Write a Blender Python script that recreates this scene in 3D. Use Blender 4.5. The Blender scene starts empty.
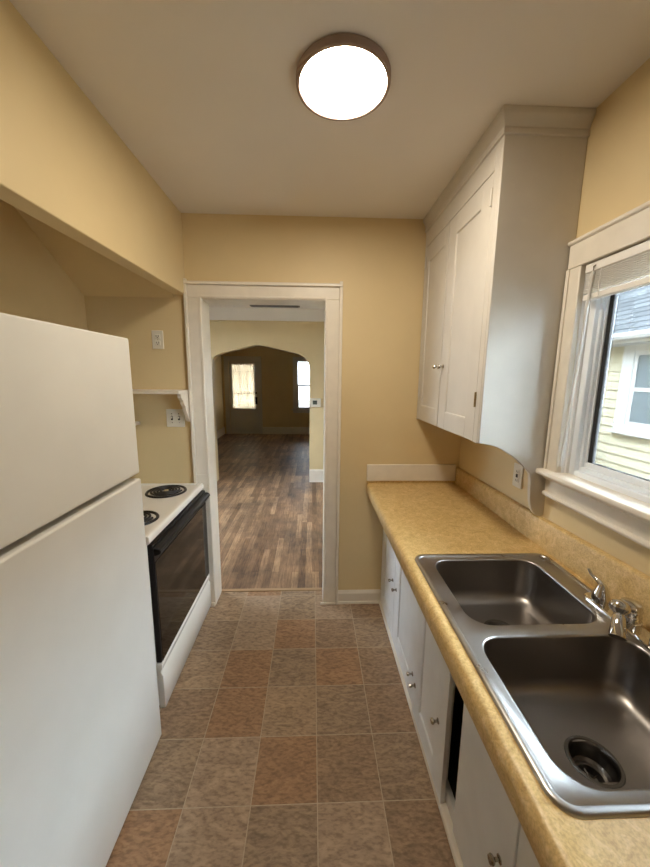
import bpy, bmesh, math, random
from mathutils import Vector, Matrix
random.seed(7)
S = bpy.context.scene
COL = S.collection
R = math.radians

# ------------------------------------------------------------------ materials
def mat(name, color, rough=.5, metal=0., var=.0, scale=8., bump=0., bscale=120., spec=.5, coat=0., dist=.004, aniso=0.):
    m = bpy.data.materials.new(name); m.use_nodes = True
    nt = m.node_tree; b = nt.nodes['Principled BSDF']
    b.inputs['Base Color'].default_value = (*color, 1); b.inputs['Roughness'].default_value = rough
    b.inputs['Metallic'].default_value = metal; b.inputs['Specular IOR Level'].default_value = spec
    b.inputs['Coat Weight'].default_value = coat; b.inputs['Coat Roughness'].default_value = .1
    if aniso: b.inputs['Anisotropic'].default_value = aniso
    tc = nt.nodes.new('ShaderNodeTexCoord')
    if var:
        n = nt.nodes.new('ShaderNodeTexNoise'); n.inputs['Scale'].default_value = scale; n.inputs['Detail'].default_value = 6
        nt.links.new(tc.outputs['Object'], n.inputs['Vector'])
        r = nt.nodes.new('ShaderNodeValToRGB')
        r.color_ramp.elements[0].position = .3; r.color_ramp.elements[1].position = .7
        r.color_ramp.elements[0].color = (*[c*(1-var) for c in color], 1)
        r.color_ramp.elements[1].color = (*[min(1, c*(1+var)) for c in color], 1)
        nt.links.new(n.outputs['Fac'], r.inputs['Fac']); nt.links.new(r.outputs['Color'], b.inputs['Base Color'])
    if bump:
        n2 = nt.nodes.new('ShaderNodeTexNoise'); n2.inputs['Scale'].default_value = bscale; n2.inputs['Detail'].default_value = 4
        nt.links.new(tc.outputs['Object'], n2.inputs['Vector'])
        bp = nt.nodes.new('ShaderNodeBump'); bp.inputs['Strength'].default_value = bump; bp.inputs['Distance'].default_value = dist
        nt.links.new(n2.outputs['Fac'], bp.inputs['Height']); nt.links.new(bp.outputs['Normal'], b.inputs['Normal'])
    return m

def emis(name, color, strength):
    m = bpy.data.materials.new(name); m.use_nodes = True
    nt = m.node_tree; nt.nodes.clear()
    o = nt.nodes.new('ShaderNodeOutputMaterial'); e = nt.nodes.new('ShaderNodeEmission')
    e.inputs['Color'].default_value = (*color, 1); e.inputs['Strength'].default_value = strength
    nt.links.new(e.outputs[0], o.inputs[0]); return m

def glassmat(name, tint=(.96, .98, .98)):
    m = bpy.data.materials.new(name); m.use_nodes = True
    nt = m.node_tree; nt.nodes.clear()
    o = nt.nodes.new('ShaderNodeOutputMaterial'); mx = nt.nodes.new('ShaderNodeMixShader')
    t = nt.nodes.new('ShaderNodeBsdfTransparent'); g = nt.nodes.new('ShaderNodeBsdfGlossy'); g.inputs['Roughness'].default_value = .01
    f = nt.nodes.new('ShaderNodeFresnel'); f.inputs['IOR'].default_value = 1.3
    t.inputs['Color'].default_value = (*tint, 1)
    nt.links.new(f.outputs[0], mx.inputs[0]); nt.links.new(t.outputs[0], mx.inputs[1]); nt.links.new(g.outputs[0], mx.inputs[2])
    nt.links.new(mx.outputs[0], o.inputs[0]); return m

def tilemat(name, c1, c2, seed, streak):
    """sheet-vinyl slate pattern: cloudy two-tone with veins; c1, c2 are the printed tones"""
    m = bpy.data.materials.new(name); m.use_nodes = True
    nt = m.node_tree; b = nt.nodes['Principled BSDF']; L = nt.links.new
    tc = nt.nodes.new('ShaderNodeTexCoord'); mp = nt.nodes.new('ShaderNodeMapping')
    mp.inputs['Location'].default_value = (seed, seed*1.7, 0); mp.inputs['Rotation'].default_value = (0, 0, R(streak))
    mp.inputs['Scale'].default_value = (1, 2.3, 1)
    L(tc.outputs['Object'], mp.inputs['Vector'])
    n = nt.nodes.new('ShaderNodeTexNoise'); n.inputs['Scale'].default_value = 5.5; n.inputs['Detail'].default_value = 12; n.inputs['Roughness'].default_value = .68; n.inputs['Distortion'].default_value = 2.6
    L(mp.outputs[0], n.inputs['Vector'])
    r = nt.nodes.new('ShaderNodeValToRGB'); e = r.color_ramp.elements
    e[0].position = .36; e[0].color = (*c2, 1); e[1].position = .63; e[1].color = (*c1, 1)
    L(n.outputs['Fac'], r.inputs['Fac'])
    v = nt.nodes.new('ShaderNodeTexNoise'); v.inputs['Scale'].default_value = 38; v.inputs['Detail'].default_value = 8
    L(mp.outputs[0], v.inputs['Vector'])
    r2 = nt.nodes.new('ShaderNodeValToRGB'); r2.color_ramp.elements[0].position = .36; r2.color_ramp.elements[0].color = (.62, .6, .58, 1)
    r2.color_ramp.elements[1].position = .55; r2.color_ramp.elements[1].color = (1, 1, 1, 1)
    L(v.outputs['Fac'], r2.inputs['Fac'])
    mx = nt.nodes.new('ShaderNodeMix'); mx.data_type = 'RGBA'; mx.blend_type = 'MULTIPLY'; mx.inputs['Factor'].default_value = .85
    L(r.outputs['Color'], mx.inputs['A']); L(r2.outputs['Color'], mx.inputs['B'])
    L(mx.outputs['Result'], b.inputs['Base Color'])
    b.inputs['Roughness'].default_value = .42; b.inputs['Specular IOR Level'].default_value = .4
    bp = nt.nodes.new('ShaderNodeBump'); bp.inputs['Strength'].default_value = .25; bp.inputs['Distance'].default_value = .002
    L(n.outputs['Fac'], bp.inputs['Height']); L(bp.outputs['Normal'], b.inputs['Normal'])
    return m

def woodmat(name):
    """narrow oak strips running along Y with staggered ends and worn finish"""
    m = bpy.data.materials.new(name); m.use_nodes = True
    nt = m.node_tree; b = nt.nodes['Principled BSDF']; L = nt.links.new
    tc = nt.nodes.new('ShaderNodeTexCoord'); mp = nt.nodes.new('ShaderNodeMapping')
    mp.inputs['Rotation'].default_value = (0, 0, R(90)); L(tc.outputs['Object'], mp.inputs['Vector'])
    br = nt.nodes.new('ShaderNodeTexBrick')
    br.inputs['Scale'].default_value = 1; br.inputs['Brick Width'].default_value = .62; br.inputs['Row Height'].default_value = .057
    br.inputs['Mortar Size'].default_value = .0012; br.inputs['Bias'].default_value = 0; br.offset = .37; br.offset_frequency = 3
    br.inputs['Color1'].default_value = (.0, .0, .0, 1); br.inputs['Color2'].default_value = (1, 1, 1, 1); br.inputs['Mortar'].default_value = (.1, .1, .1, 1)
    L(mp.outputs[0], br.inputs['Vector'])
    r = nt.nodes.new('ShaderNodeValToRGB'); e = r.color_ramp.elements
    e[0].position = 0; e[0].color = (.19, .120, .072, 1); e[1].position = 1; e[1].color = (.42, .285, .17, 1)
    q = r.color_ramp.elements.new(.45); q.color = (.29, .188, .112, 1)
    L(br.outputs['Color'], r.inputs['Fac'])
    mg = nt.nodes.new('ShaderNodeMapping'); mg.inputs['Scale'].default_value = (30, 2.2, 1); L(tc.outputs['Object'], mg.inputs['Vector'])
    g = nt.nodes.new('ShaderNodeTexNoise'); g.inputs['Scale'].default_value = 2.6; g.inputs['Detail'].default_value = 9; g.inputs['Roughness'].default_value = .7
    L(mg.outputs[0], g.inputs['Vector'])
    w = nt.nodes.new('ShaderNodeTexNoise'); w.inputs['Scale'].default_value = 1.7; w.inputs['Detail'].default_value = 10; w.inputs['Roughness'].default_value = .7
    L(tc.outputs['Object'], w.inputs['Vector'])
    rg = nt.nodes.new('ShaderNodeValToRGB'); rg.color_ramp.elements[0].position = .3; rg.color_ramp.elements[0].color = (.5, .46, .44, 1)
    rg.color_ramp.elements[1].position = .68; rg.color_ramp.elements[1].color = (1.2, 1.15, 1.1, 1); L(g.outputs['Fac'], rg.inputs['Fac'])
    rw = nt.nodes.new('ShaderNodeValToRGB'); rw.color_ramp.elements[0].position = .36; rw.color_ramp.elements[0].color = (.52, .52, .55, 1)
    rw.color_ramp.elements[1].position = .62; rw.color_ramp.elements[1].color = (1.25, 1.2, 1.15, 1); L(w.outputs['Fac'], rw.inputs['Fac'])
    a = nt.nodes.new('ShaderNodeMix'); a.data_type = 'RGBA'; a.blend_type = 'MULTIPLY'; a.inputs['Factor'].default_value = 1
    c = nt.nodes.new('ShaderNodeMix'); c.data_type = 'RGBA'; c.blend_type = 'MULTIPLY'; c.inputs['Factor'].default_value = 1
    L(r.outputs['Color'], a.inputs['A']); L(rg.outputs['Color'], a.inputs['B'])
    L(a.outputs['Result'], c.inputs['A']); L(rw.outputs['Color'], c.inputs['B'])
    L(c.outputs['Result'], b.inputs['Base Color'])
    rr = nt.nodes.new('ShaderNodeMapRange'); rr.inputs['To Min'].default_value = .36; rr.inputs['To Max'].default_value = .62
    L(w.outputs['Fac'], rr.inputs['Value']); L(rr.outputs[0], b.inputs['Roughness'])
    return m

def laminate(name):
    m = bpy.data.materials.new(name); m.use_nodes = True
    nt = m.node_tree; b = nt.nodes['Principled BSDF']; L = nt.links.new
    tc = nt.nodes.new('ShaderNodeTexCoord')
    n = nt.nodes.new('ShaderNodeTexNoise'); n.inputs['Scale'].default_value = 26; n.inputs['Detail'].default_value = 10; n.inputs['Roughness'].default_value = .75; n.inputs['Distortion'].default_value = 1.2
    L(tc.outputs['Object'], n.inputs['Vector'])
    r = nt.nodes.new('ShaderNodeValToRGB'); e = r.color_ramp.elements
    e[0].position = .3; e[0].color = (.46, .29, .10, 1); e[1].position = .68; e[1].color = (.78, .58, .30, 1)
    q = e.new(.5); q.color = (.64, .45, .185, 1)
    L(n.outputs['Fac'], r.inputs['Fac'])
    v = nt.nodes.new('ShaderNodeTexNoise'); v.inputs['Scale'].default_value = 190; v.inputs['Detail'].default_value = 5
    L(tc.outputs['Object'], v.inputs['Vector'])
    r2 = nt.nodes.new('ShaderNodeValToRGB'); r2.color_ramp.elements[0].position = .35; r2.color_ramp.elements[0].color = (.72, .68, .62, 1)
    r2.color_ramp.elements[1].position = .55; r2.color_ramp.elements[1].color = (1, 1, 1, 1); L(v.outputs['Fac'], r2.inputs['Fac'])
    mx = nt.nodes.new('ShaderNodeMix'); mx.data_type = 'RGBA'; mx.blend_type = 'MULTIPLY'; mx.inputs['Factor'].default_value = .7
    L(r.outputs['Color'], mx.inputs['A']); L(r2.outputs['Color'], mx.inputs['B']); L(mx.outputs['Result'], b.inputs['Base Color'])
    b.inputs['Roughness'].default_value = .38; b.inputs['Specular IOR Level'].default_value = .5
    return m

def steel(name, col=(.46, .45, .44), lo=.2, hi=.38, stretch=(4, 120, 4)):
    m = bpy.data.materials.new(name); m.use_nodes = True
    nt = m.node_tree; b = nt.nodes['Principled BSDF']; L = nt.links.new
    b.inputs['Metallic'].default_value = 1; b.inputs['Base Color'].default_value = (*col, 1)
    tc = nt.nodes.new('ShaderNodeTexCoord'); mp = nt.nodes.new('ShaderNodeMapping'); mp.inputs['Scale'].default_value = stretch
    L(tc.outputs['Object'], mp.inputs['Vector'])
    n = nt.nodes.new('ShaderNodeTexNoise'); n.inputs['Scale'].default_value = 3; n.inputs['Detail'].default_value = 8; L(mp.outputs[0], n.inputs['Vector'])
    w = nt.nodes.new('ShaderNodeTexNoise'); w.inputs['Scale'].default_value = 9; w.inputs['Detail'].default_value = 6; L(tc.outputs['Object'], w.inputs['Vector'])
    ad = nt.nodes.new('ShaderNodeMath'); ad.operation = 'ADD'; L(n.outputs['Fac'], ad.inputs[0]); L(w.outputs['Fac'], ad.inputs[1])
    rr = nt.nodes.new('ShaderNodeMapRange'); rr.inputs['From Min'].default_value = .7; rr.inputs['From Max'].default_value = 1.3
    rr.inputs['To Min'].default_value = lo; rr.inputs['To Max'].default_value = hi
    L(ad.outputs[0], rr.inputs['Value']); L(rr.outputs[0], b.inputs['Roughness'])
    return m

def curtainmat(name):
    m = bpy.data.materials.new(name); m.use_nodes = True
    nt = m.node_tree; nt.nodes.clear(); L = nt.links.new
    o = nt.nodes.new('ShaderNodeOutputMaterial'); mx = nt.nodes.new('ShaderNodeMixShader'); mx.inputs[0].default_value = .75
    d = nt.nodes.new('ShaderNodeBsdfDiffuse'); t = nt.nodes.new('ShaderNodeBsdfTranslucent')
    d.inputs['Color'].default_value = (.5, .45, .36, 1); t.inputs['Color'].default_value = (.90, .79, .63, 1)
    L(d.outputs[0], mx.inputs[1]); L(t.outputs[0], mx.inputs[2]); L(mx.outputs[0], o.inputs[0]); return m

def shinglemat(name):
    m = bpy.data.materials.new(name); m.use_nodes = True
    nt = m.node_tree; b = nt.nodes['Principled BSDF']; L = nt.links.new
    tc = nt.nodes.new('ShaderNodeTexCoord'); mp = nt.nodes.new('ShaderNodeMapping'); mp.inputs['Rotation'].default_value = (0, 0, R(90))
    L(tc.outputs['Object'], mp.inputs['Vector'])
    br = nt.nodes.new('ShaderNodeTexBrick'); br.inputs['Scale'].default_value = 1; br.inputs['Brick Width'].default_value = .3; br.inputs['Row Height'].default_value = .125
    br.inputs['Mortar Size'].default_value = .012; br.inputs['Color1'].default_value = (.036, .0375, .039, 1); br.inputs['Color2'].default_value = (.047, .049, .051, 1); br.inputs['Mortar'].default_value = (.018, .019, .020, 1)
    L(mp.outputs[0], br.inputs['Vector']); L(br.outputs['Color'], b.inputs['Base Color']); b.inputs['Roughness'].default_value = 1; b.inputs['Specular IOR Level'].default_value = 0
    return m

WALL = (.69, .55, .312)
M = dict(
    wall=mat('paint_cream', WALL, .55, var=.035, scale=3, bump=.12, bscale=160, dist=.002),
    ceil=mat('paint_ceiling', (.78, .73, .665), .8, var=.02, scale=2, bump=.15, bscale=90, dist=.002),
    trim=mat('paint_white_trim', (.76, .70, .60), .38, var=.04, scale=14, bump=.08, bscale=60, dist=.001),
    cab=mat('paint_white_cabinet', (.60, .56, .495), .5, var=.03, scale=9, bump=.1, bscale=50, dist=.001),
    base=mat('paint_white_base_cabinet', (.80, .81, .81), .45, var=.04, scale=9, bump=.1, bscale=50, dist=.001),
    fridge=mat('fridge_enamel', (.75, .735, .69), .34, var=.03, scale=5, bump=.06, bscale=260, dist=.0006),
    enamel=mat('white_enamel', (.80, .775, .72), .22, var=.015, scale=6),
    black=mat('black_enamel', (.012, .011, .011), .38, spec=.3),
    blackglass=mat('black_oven_glass', (.006, .005, .005), .06, spec=.6),
    coil=mat('burner_coil', (.025, .024, .024), .5, metal=.3),
    rubber=mat('black_gasket', (.02, .022, .025), .6),
    grey=mat('grey_gasket', (.16, .15, .14), .7),
    dark=mat('dark_interior', (.05, .045, .04), .8),
    plate=mat('ivory_plastic', (.74, .70, .60), .35),
    slot=mat('dark_slot', (.03, .028, .025), .5),
    jamb=mat('paint_white_jamb', (.80, .80, .80), .5),
    vinyl=mat('white_vinyl', (.84, .88, .92), .35),
    blind=mat('white_blind', (.84, .81, .76), .4),
    wand=mat('clear_wand', (.68, .66, .62), .2),
    steel=steel('brushed_steel', (.43, .42, .41), .27, .36, (3, 3, 3)),
    dsteel=mat('dark_steel', (.16, .15, .14), .35, metal=1),
    bowl=steel('brushed_steel_bowl', (.30, .28, .265), .3, .4, (4, 4, 4)),
    chrome=mat('chrome', (.72, .72, .72), .07, metal=1),
    brass=mat('old_brass', (.35, .26, .14), .35, metal=1, var=.2, scale=90),
    knob=mat('tarnished_chrome', (.42, .40, .37), .25, metal=1, var=.3, scale=120),
    bronze=mat('bronze_rim', (.34, .255, .215), .5, metal=.4),
    diffuser=emis('lit_diffuser', (1, .89, .73), 38.),
    glass=glassmat('window_glass'), kglass=glassmat('tinted_window_glass', (.80, .83, .84)), sglass=glassmat('dimming_glass', (.64, .65, .66)), lglass=glassmat('deep_dimming_glass', (.45, .45, .45)),  # pane tints added to dim the daylight and the outside view
    curtain=curtainmat('sheer_curtain'),
    lam=laminate('tan_laminate'),
    wood=woodmat('oak_strip_floor'),
    grout=mat('vinyl_joint', (.46, .37, .26), .5, var=.15, scale=60),
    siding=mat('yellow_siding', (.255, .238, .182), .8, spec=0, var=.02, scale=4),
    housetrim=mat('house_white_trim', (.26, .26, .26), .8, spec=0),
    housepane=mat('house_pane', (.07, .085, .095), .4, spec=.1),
    shingle=shinglemat('grey_shingles'),
    grass=mat('pavement', (.20, .19, .17), .9, var=.2, scale=3),
    lcd=mat('thermostat_screen', (.06, .07, .06), .2),
    doorpaint=mat('door_paint', (.62, .60, .55), .45),
)
TILE = {
    'T': tilemat('slate_tan', (0.470, 0.329, 0.209), (0.280, 0.194, 0.124), 3.1, 35),
    'O': tilemat('slate_rust', (0.420, 0.250, 0.138), (0.280, 0.164, 0.092), 9.4, 60),
    'G': tilemat('slate_grey', (0.400, 0.284, 0.182), (0.235, 0.164, 0.109), 15.2, 40),
    'B': tilemat('slate_brown', (0.380, 0.253, 0.157), (0.235, 0.158, 0.099), 22.7, 25),
    'L': tilemat('slate_pale', (0.470, 0.339, 0.228), (0.320, 0.226, 0.155), 31.3, 50),
}

# ------------------------------------------------------------------ geometry collector
class MB:
    def __init__(s): s.v = []; s.f = []; s.mi = []; s.cur = 0
    def add(s, vs, fs):
        o = len(s.v); s.v += [tuple(v) for v in vs]; s.f += [[i+o for i in f] for f in fs]; s.mi += [s.cur]*len(fs); return s
    def box(s, x0, x1, y0, y1, z0, z1):
        return s.add([(x0,y0,z0),(x1,y0,z0),(x1,y1,z0),(x0,y1,z0),(x0,y0,z1),(x1,y0,z1),(x1,y1,z1),(x0,y1,z1)],
              [(0,3,2,1),(4,5,6,7),(0,1,5,4),(1,2,6,5),(2,3,7,6),(3,0,4,7)])
    def prism(s, poly, axis, a, b):
        """poly: 2-D outline; axis: extrusion axis. x->(a,u,v) y->(u,a,v) z->(u,v,a)"""
        def P(u, v, w): return {'x': (w,u,v), 'y': (u,w,v), 'z': (u,v,w)}[axis]
        n = len(poly)
        return s.add([P(u,v,a) for u,v in poly]+[P(u,v,b) for u,v in poly],
              [list(range(n))[::-1], [n+i for i in range(n)]]+[(i,(i+1)%n,n+(i+1)%n,n+i) for i in range(n)])
    def rings(s, rs, close=True, cap0=False, cap1=False):
        n = len(rs[0]); vs = [p for r in rs for p in r]; fs = []
        for k in range(len(rs)-1):
            for i in range(n if close else n-1):
                j = (i+1) % n; fs.append((k*n+i, k*n+j, (k+1)*n+j, (k+1)*n+i))
        if cap0: fs.append(list(range(n))[::-1])
        if cap1: fs.append([(len(rs)-1)*n+i for i in range(n)])
        return s.add(vs, fs)
    def lathe(s, prof, c, axis='z', n=32, cap0=False, cap1=False):
        """prof: list of (radius, height along axis)"""
        rs = []
        for r, h in prof:
            ring = []
            for i in range(n):
                a = 2*math.pi*i/n; u, v = r*math.cos(a), r*math.sin(a)
                ring.append({'z': (c[0]+u, c[1]+v, c[2]+h), 'y': (c[0]+u, c[1]+h, c[2]+v), 'x': (c[0]+h, c[1]+u, c[2]+v)}[axis])
            rs.append(ring)
        return s.rings(rs, True, cap0, cap1)
    def tube(s, path, r, n=10, closed=False):
        P = [Vector(p) for p in path]; rs = []
        rad = r if isinstance(r, (list, tuple)) else [r]*len(P)
        up = Vector((0,0,1))
        for i, p in enumerate(P):
            t = (P[min(i+1, len(P)-1)]-P[max(i-1, 0)]).normalized()
            a = t.cross(up)
            if a.length < 1e-3: a = t.cross(Vector((1,0,0)))
            a.normalize(); b = t.cross(a).normalized()
            rs.append([tuple(p+rad[i]*(a*math.cos(2*math.pi*k/n)+b*math.sin(2*math.pi*k/n))) for k in range(n)])
        return s.rings(rs, True, True, True)
    def build(s, name, m, parent=None, bevel=0., seg=2, smooth=35, solid=0., merge=False):
        off = WPOS.get(parent.name, Vector()) if parent else Vector()
        me = bpy.data.meshes.new(name)
        me.from_pydata([tuple(Vector(v)-off) for v in s.v], [], s.f)
        ms = m if isinstance(m, (list, tuple)) else [m]
        for q in ms: me.materials.append(q)
        if len(ms) > 1:
            for p, i in zip(me.polygons, s.mi): p.material_index = i
        bm = bmesh.new(); bm.from_mesh(me); bmesh.ops.remove_doubles(bm, verts=bm.verts, dist=2e-6) if merge else None; bmesh.ops.recalc_face_normals(bm, faces=bm.faces); bm.to_mesh(me); bm.free()
        if smooth:
            for p in me.polygons: p.use_smooth = True
            me.set_sharp_from_angle(angle=R(smooth))
        o = bpy.data.objects.new(name, me); COL.objects.link(o)
        if parent: o.parent = parent
        WPOS[o.name] = off
        if bevel:
            b = o.modifiers.new('bevel', 'BEVEL'); b.width = bevel; b.segments = seg; b.limit_method = 'ANGLE'; b.angle_limit = R(40)
            b.harden_normals = False
        if solid:
            q = o.modifiers.new('solid', 'SOLIDIFY'); q.thickness = solid
        return o
WPOS = {}
def thing(name, label, cat, loc=(0,0,0), group=None, kind=None):
    o = bpy.data.objects.new(name, None); COL.objects.link(o); o.location = loc; o.empty_display_size = .05
    WPOS[o.name] = Vector(loc)
    if kind: o['kind'] = kind
    else: o['label'] = label; o['category'] = cat
    if group: o['group'] = group
    return o
def tag(o, label, cat, group=None):
    o['label'] = label; o['category'] = cat
    if group: o['group'] = group
    return o
def struct(o): o['kind'] = 'structure'; return o
def bx(*a): return MB().box(*a)

# ------------------------------------------------------------------ dimensions (metres)
D, DB = 2.30, 2.44           # far wall, front and back face
XW = 1.025                   # window wall
XL, XS = -1.42, -.797        # niche back wall, header face
ZC = 2.617
YB = -1.3                    # wall behind the camera
CT = .918                    # counter top

# ------------------------------------------------------------------ floor: sheet vinyl printed as square slates
t, fx, fy = .2592, -.495, 1.089
pattern = {  # row (from y index) -> tiles by column index, read from the photo
    4: 'TLGLB', 3: 'GLOBG', 2: 'TOGOB', 1: 'BOTGB', 0: 'GLOBG', -1: 'OLGLB', -2: 'TGBOT', -3: 'GTOLB', -4: 'BLGTO', -5: 'TOBLG', -6: 'GTLOB', -7: 'LBTGO', -8: 'GTOBL', -9: 'TBGLO'}
fl = MB(); keys = 'TOGBL'; g = .0016
fl.cur = 5; fl.add([(XL-.1, YB, -.0005), (XW+.1, YB, -.0005), (XW+.1, 2.452, -.0005), (XL-.1, 2.452, -.0005)], [(0,1,2,3)])
for m_ in range(-10, 6):
    for n_ in range(-4, 7):
        x0, x1 = fx+n_*t, fx+(n_+1)*t; y0, y1 = fy+m_*t, fy+(m_+1)*t
        x0, x1 = max(x0, XL-.1), min(x1, XW+.1); y0, y1 = max(y0, YB), min(y1, 2.452)
        if x1-x0 < .01 or y1-y0 < .01: continue
        row = pattern.get(m_, 'TOGBL'); k = n_+1
        ch = row[k] if 0 <= k < 5 else random.choice(keys)
        fl.cur = keys.index(ch)
        fl.add([(x0+g,y0+g,0),(x1-g,y0+g,0),(x1-g,y1-g,0),(x0+g,y1-g,0)], [(0,1,2,3)])
struct(fl.build('floor', [TILE[k] for k in keys]+[M['grout']], smooth=0))
struct(MB().box(-2.75, 2.3, 2.452, 9.96, -.06, .0).build('floor_wood', M['wood'], smooth=0))
struct(bx(-.71, .09, 2.442, 2.474, 0, .006).build('trim_threshold', mat('threshold_oak', (.36, .24, .13), .4), bevel=.003))

# ------------------------------------------------------------------ walls and ceilings
w = MB()
w.box(XL-.1, -.712, D, DB, 0, ZC); w.box(.094, 1.75, D, DB, 0, ZC); w.box(-.712, .094, D, DB, 2.134, ZC)
w.box(-2.75, XL-.1, D, DB, 0, ZC)
struct(w.build('wall_far', M['wall'], smooth=0))
W0, W1, WZ0, WZ1 = .37, 1.335, 1.25, 2.068       # window hole
w = MB(); xo = XW+.13
w.box(XW, xo, YB, W0, 0, ZC); w.box(XW, xo, W1, D, 0, ZC); w.box(XW, xo, W0, W1, 0, WZ0); w.box(XW, xo, W0, W1, WZ1, ZC)
struct(w.build('wall_right', M['wall'], smooth=0))
struct(bx(XL-.1, XL, YB, D, 0, ZC).build('wall_left', M['wall'], smooth=0))
w = MB(); w.box(XL-.1, -1.20, YB-.1, YB, 0, ZC); w.box(.92, XW+.1, YB-.1, YB, 0, ZC); w.box(-1.20, .92, YB-.1, YB, 0, .55); w.box(-1.20, .92, YB-.1, YB, 2.42, ZC)
struct(w.build('wall_back', M['wall'], smooth=0))
h = MB()   # header over the niche, its lower edge sags a little
for (y0, z0), (y1, z1) in (((YB, 2.125), (1.0, 2.127)), ((1.0, 2.127), (D, 2.146))):
    h.add([(XS-.075,y0,z0),(XS,y0,z0),(XS,y1,z1),(XS-.075,y1,z1),(XS-.075,y0,ZC),(XS,y0,ZC),(XS,y1,ZC),(XS-.075,y1,ZC)],
          [(0,3,2,1),(4,5,6,7),(1,2,6,5),(3,0,4,7)])
struct(h.build('wall_left_header', M['wall'], smooth=0, bevel=.004))
struct(bx(XL-.1, XW+.1, YB, D, ZC, ZC+.1).build('ceiling', M['ceil'], smooth=0))
struct(MB().prism([(D, 2.128), (D, ZC), (1.56, ZC)], 'x', XL, XS-.075).build('ceiling_slope', M['wall'], smooth=0))

# dining room and living room beyond the doorway
struct(bx(-2.75, 2.3, DB, 9.95, ZC, ZC+.1).build('ceiling_dining', M['ceil'], smooth=0))
w = MB(); w.box(1.62, 1.74, DB, 2.8, 0, ZC); w.box(1.62, 1.74, 4.9, 5.25, 0, ZC); w.box(1.62, 1.74, 2.8, 4.9, 0, .55); w.box(1.62, 1.74, 2.8, 4.9, 2.25, ZC)
struct(w.build('wall_dining_right', M['wall'], smooth=0))
w = MB(); w.box(-2.75, -2.65, DB, 2.9, 0, ZC); w.box(-2.75, -2.65, 4.9, 5.25, 0, ZC); w.box(-2.75, -2.65, 2.9, 4.9, 0, .6); w.box(-2.75, -2.65, 2.9, 4.9, 2.2, ZC)
struct(w.build('wall_dining_left', M['wall'], smooth=0))
struct(bx(-5, 4, 9.94, 12.4, 2.45, 2.6).build('added_porch_shade', M['ceil'], smooth=0))  # unseen porch roof, added to hold sky light off the living-room openings
# arch wall with flattened pointed opening
arch = [(-1.50, 0), (-1.50, 1.80), (-1.487, 1.87), (-1.45, 1.925), (-1.40, 1.955), (-1.32, 1.982), (-.86, 2.095), (-.80, 2.098), (-.74, 2.092), (-.22, 1.980), (-.15, 1.950), (-.095, 1.90), (-.06, 1.84), (-.047, 1.775), (-.045, 0)]
def archwall(y0, y1):
    m_ = MB()
    L_ = [(-2.75, 0), (-2.75, 2.43)]
    # split into columns so every face is convex
    m_.box(-2.75, -1.50, y0, y1, 0, ZC); m_.box(-.045, 1.75, y0, y1, 0, ZC)
    for (xa, za), (xb, zb) in zip(arch[1:-1], arch[2:-1]):
        if xb-xa < 1e-4: continue
        m_.prism([(xa, za), (xb, zb), (xb, ZC), (xa, ZC)], 'y', y0, y1)
    m_.prism([(-.047, 1.775), (-.045, 1.775), (-.045, ZC), (-.047, ZC)], 'y', y0, y1)
    return m_
struct(archwall(5.25, 5.40).build('wall_arch', M['wall'], smooth=0))
struct(bx(-2.65, 1.62, 5.243, 5.25, 2.44, ZC).build('trim_frieze', M['ceil'], smooth=0))
struct(bx(-2.65, 1.62, 5.232, 5.25, 2.418, 2.44).build('trim_picture_rail', M['wall'], bevel=.004))
bb = MB()
def base_prof(y, d): return None
def baseboard(name, x0, x1, y0, y1, h_, horiz='y'):
    b_ = MB(); b_.box(x0, x1, y0, y1, 0, h_-.02)
    if horiz == 'y':   # board on a wall facing -Y
        b_.prism([(y1, h_-.02), (y0, h_-.02), (y0+.008, h_), (y1, h_)], 'x', x0, x1)
        b_.prism([(y0-.011, 0), (y0, 0), (y0, .018), (y0-.006, .016)], 'x', x0, x1)
    return struct(b_.build(name, M['trim'], bevel=.002))
baseboard('baseboard_far', .187, .506, D-.014, D, .10)
baseboard('baseboard_arch', -.045, 1.62, 5.232, 5.25, .20)
baseboard('baseboard_arch_left', -2.65, -1.50, 5.232, 5.25, .20)
LY = 9.80
w = MB()   # living-room front wall with the door and window openings
DX0, DX1, DZ = -2.33, -1.53, 2.03
VX0, VX1, VZ0, VZ1 = -.44, .46, .72, 2.07
w.box(-2.75, DX0, LY, LY+.14, 0, ZC); w.box(DX0, DX1, LY, LY+.14, DZ, ZC); w.box(DX1, VX0, LY, LY+.14, 0, ZC)
w.box(VX0, VX1, LY, LY+.14, 0, VZ0); w.box(VX0, VX1, LY, LY+.14, VZ1, ZC); w.box(VX1, 2.3, LY, LY+.14, 0, ZC)
struct(w.build('wall_living_front', M['wall'], smooth=0))
struct(bx(-2.62, -2.52, 5.40, LY, 0, ZC).build('wall_living_left', M['wall'], smooth=0))
struct(bx(2.2, 2.3, 5.40, LY, 0, ZC).build('wall_living_right', M['wall'], smooth=0))
struct(bx(1.62, 2.3, 5.25, 5.40, 0, ZC).build('wall_living_return', M['wall'], smooth=0))
baseboard('baseboard_living_front', -1.42, 2.2, LY-.018, LY, .20)
b_ = MB(); b_.box(-2.52, -2.50, 5.40, LY, 0, .18); b_.prism([(-2.52, .18), (-2.50, .18), (-2.512, .20), (-2.52, .20)], 'y', 5.40, LY)
struct(b_.build('baseboard_living_left', M['trim'], bevel=.002))

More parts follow.
